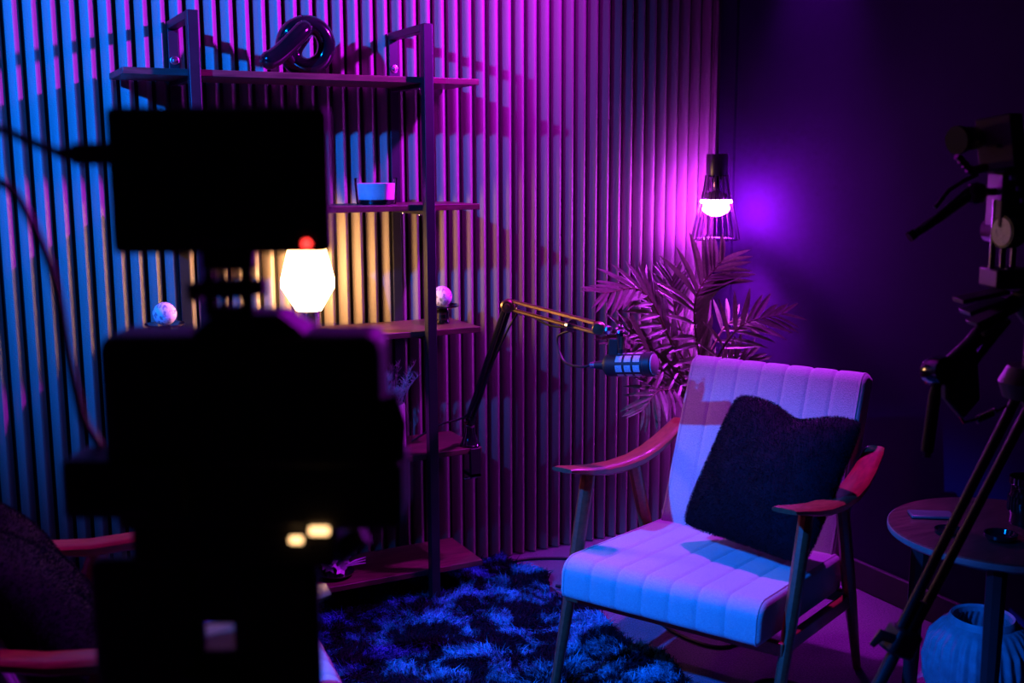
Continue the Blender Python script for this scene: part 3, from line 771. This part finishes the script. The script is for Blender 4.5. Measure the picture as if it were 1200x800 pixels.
ev = t2('viewfinder', [(-118, 62, -30), (-112, 63, -28), (-75, 66, 0), (-60, 64, 12)], [26, 27, 25, 20], 'gloss_black', 20)
t2('eyecup', [(-121, 61.5, -32), (-113, 62.5, -28)], 29, 'rubber', 20, ev)
for k in range(4):
    t2('viewfinder_bracket', [(-112+8*k, 30-9*k, -15), (-98+10*k, 22-9*k, -12)], 7, 'gloss_black', 8)
t2('top_handle', [(-70, 0, 0), (-30, 10, 0), (10, 6, 0), (50, -4, 0)], 9)
t2('rod', [(-195, -132, -20), (-130, -90, -10), (-78, -55, 0)], [9, 10, 10], 'matte_black')
t2('rod_cap', [(-202, -136, -21), (-190, -128, -19)], 11, 'gloss_black')
t2('rod', [(-180, -120, -24), (-90, -45, -8), (-70, -30, 0)], 4, 'gunmetal')
t2('lever', [tuple(p) for p in [(-148, -76, -10), (-120, -40, -6), (-85, -18, -4), (-60, -8, 0)]], 4.5, 'matte_black')
MB().lathe([(0, -.021), (.014, -.016), (.021, 0), (.014, .016), (0, .021)], 20, P2(-60, -46)).build('ball_joint', 'gloss_black', r2_)
t2('joint_arm', [(-58, -44), (20, -42)], 8, 'gloss_black')
MB().box(P2(-3, -17, -30), (.020, .003, .011)).build('white_tag', 'tag_white', r2_)
MB().box(P2(8, -60, 5), (.050, .07, .10)).build('camera_body', 'matte_black', r2_, bevel=.005)
t2('lens_barrel', [(12, -125, -20), (12, -125, 60)], 34, 'gloss_black', 24)
fo = t2('focus_wheel', [(-16, -124, -34), (-2, -124, -30)], [34, 36], 'gloss_black', 28, flat=(1, 1))
t2('wheel_face', [(-17.5, -124, -34.4), (-16, -124, -34)], 29, 'mic_grille', 28, fo)
for k in range(3):
    t2('support_rod', [(-18+22*k, -60, 0), (-18+22*k, -240, 0)], 6, 'gunmetal')
for k, (x, z) in enumerate(((-2, -14), (12, -36), (22, -60), (4, -205), (16, -220))):
    MB().lathe([(0, -.006), (.008, -.004), (.008, .004), (0, .006)], 10, P2(x, z, -34)).build('thumb_screw', 'chrome', r2_)
MB().box(P2(18, -222, 0), (.075, .08, .035)).build('base_plate', 'matte_black', r2_, bevel=.004)
qf = Matrix.Rotation(R(-22), 3, 'Y').to_quaternion()
for k in range(4):
    MB().box(P2(-45+10*k, -258-22*k, -20+5*k), (.085-.012*k, .05, .008), Matrix.Rotation(R(-12-8*k), 3, 'Y').to_quaternion()).build('plate_fin', 'gunmetal' if k % 2 else 'matte_black', r2_, bevel=.001)
t2('head_body', [(70, -250, 0), (75, -290, 0), (85, -310, 0)], [40, 36, 28], 'matte_black', 20)
t2('pan_arm', [(62, -262, 0), (10, -290, 0), (-55, -365, -5), (-115, -420, -10)], [20, 20, 17, 15], 'matte_black', 14)
t2('pan_arm_brace', [(20, -310, -10), (-40, -390, -12), (-75, -440, -14)], [9, 9, 12], 'gloss_black', 10)
MB().lathe([(0, -.025), (.026, -.022), (.030, 0), (.026, .022), (0, .025)], 20, P2(-120, -420, -14), axis=(.3, -1, .2)).build('pan_joint', 'gloss_black', r2_)
MB().add([P2(x, z, y) for y in (-22, 14) for x, z in ((-110, -405), (-45, -370), (-30, -480), (-65, -525), (-105, -480))],
         [(0, 4, 3, 2, 1), (5, 6, 7, 8, 9)]+[(i, (i+1) % 5, 5+(i+1) % 5, 5+i) for i in range(5)]).build('head_bracket', 'matte_black', r2_, bevel=.006)
t2('pan_handle', [(-124, -448, -14), (-127, -470, -15), (-140, -592, -24)], [9, 13, 13], 'rubber', 14)
t2('handle_cap', [(-140, -590, -24), (-141, -604, -25)], [12, 9], 'gloss_black', 14)
hel = [P2(-75, -505, 0), P2(-55, -535, 0)]+[P2(-30+.9*k, -530+.42*k+7*math.sin(k*.9), 7*math.cos(k*.9)) for k in range(46)]+[P2(40, -500, 10), P2(85, -455, 20)]
MB().tube(hel, .0028, 6).build('coiled_cable', 'gloss_black', r2_)
t2('head_column', [(95, -295, 20), (95, -450, 20)], 22, 'matte_black', 18)
MB().lathe([(0, -.03), (.05, -.03), (.06, 0), (.045, .03), (0, .03)], 20, P2(95, -450, 20)).build('tripod_crown', 'matte_black', r2_)
# legs: twin upper tubes, single lower tube
zc = Z2*1000-500
def leg(name_dir, twin):
    top = Vector((.083, .017, .985)); dx, dy = name_dir
    foot = Vector((.083+dx, .017+dy, .0)); d = (foot-top)
    s = Vector((0, 0, 1)).cross(d).normalized()
    s = (s*.25+d.normalized().cross(s)*.97).normalized()
    for q in (-1, 1):
        MB().tube([top+s*.021*q, top+d*.50+s*.017*q], .0095, 10).build('leg_tube', 'matte_black', r2_)
    MB().tube([top+d*.42, foot], [.013, .012], 10).build('lower_leg_tube', 'matte_black', r2_)
    k = MB().box(top+d*.50, (.06, .045, .055), Vector((0, 0, 1)).rotation_difference(d.normalized())).build('leg_clamp', 'matte_black', r2_, bevel=.008)
    p = top+d*.50
    MB().tube([p+Vector((-.010, -.02, .01)), p+Vector((-.045, -.02, .022)), p+Vector((-.062, -.02, .0))], [.010, .012, .006], 8, flat=(1, .5)).build('clamp_lever', 'gunmetal', k)
    p = top+d*.66
    MB().tube([p, p+Vector((.03, -.02, -.05)), p+Vector((.042, -.025, -.085))], [.012, .018, .016], 8, flat=(1, .5)).build('strap_flap', 'rubber', r2_)
    MB().lathe([(0, 0), (.02, 0), (.022, .012), (.012, .03), (0, .03)], 14, foot).build('rubber_foot', 'rubber', r2_)
leg((-.470, -.08), True); leg((.28, -.38), True); leg((.38, .28), True)
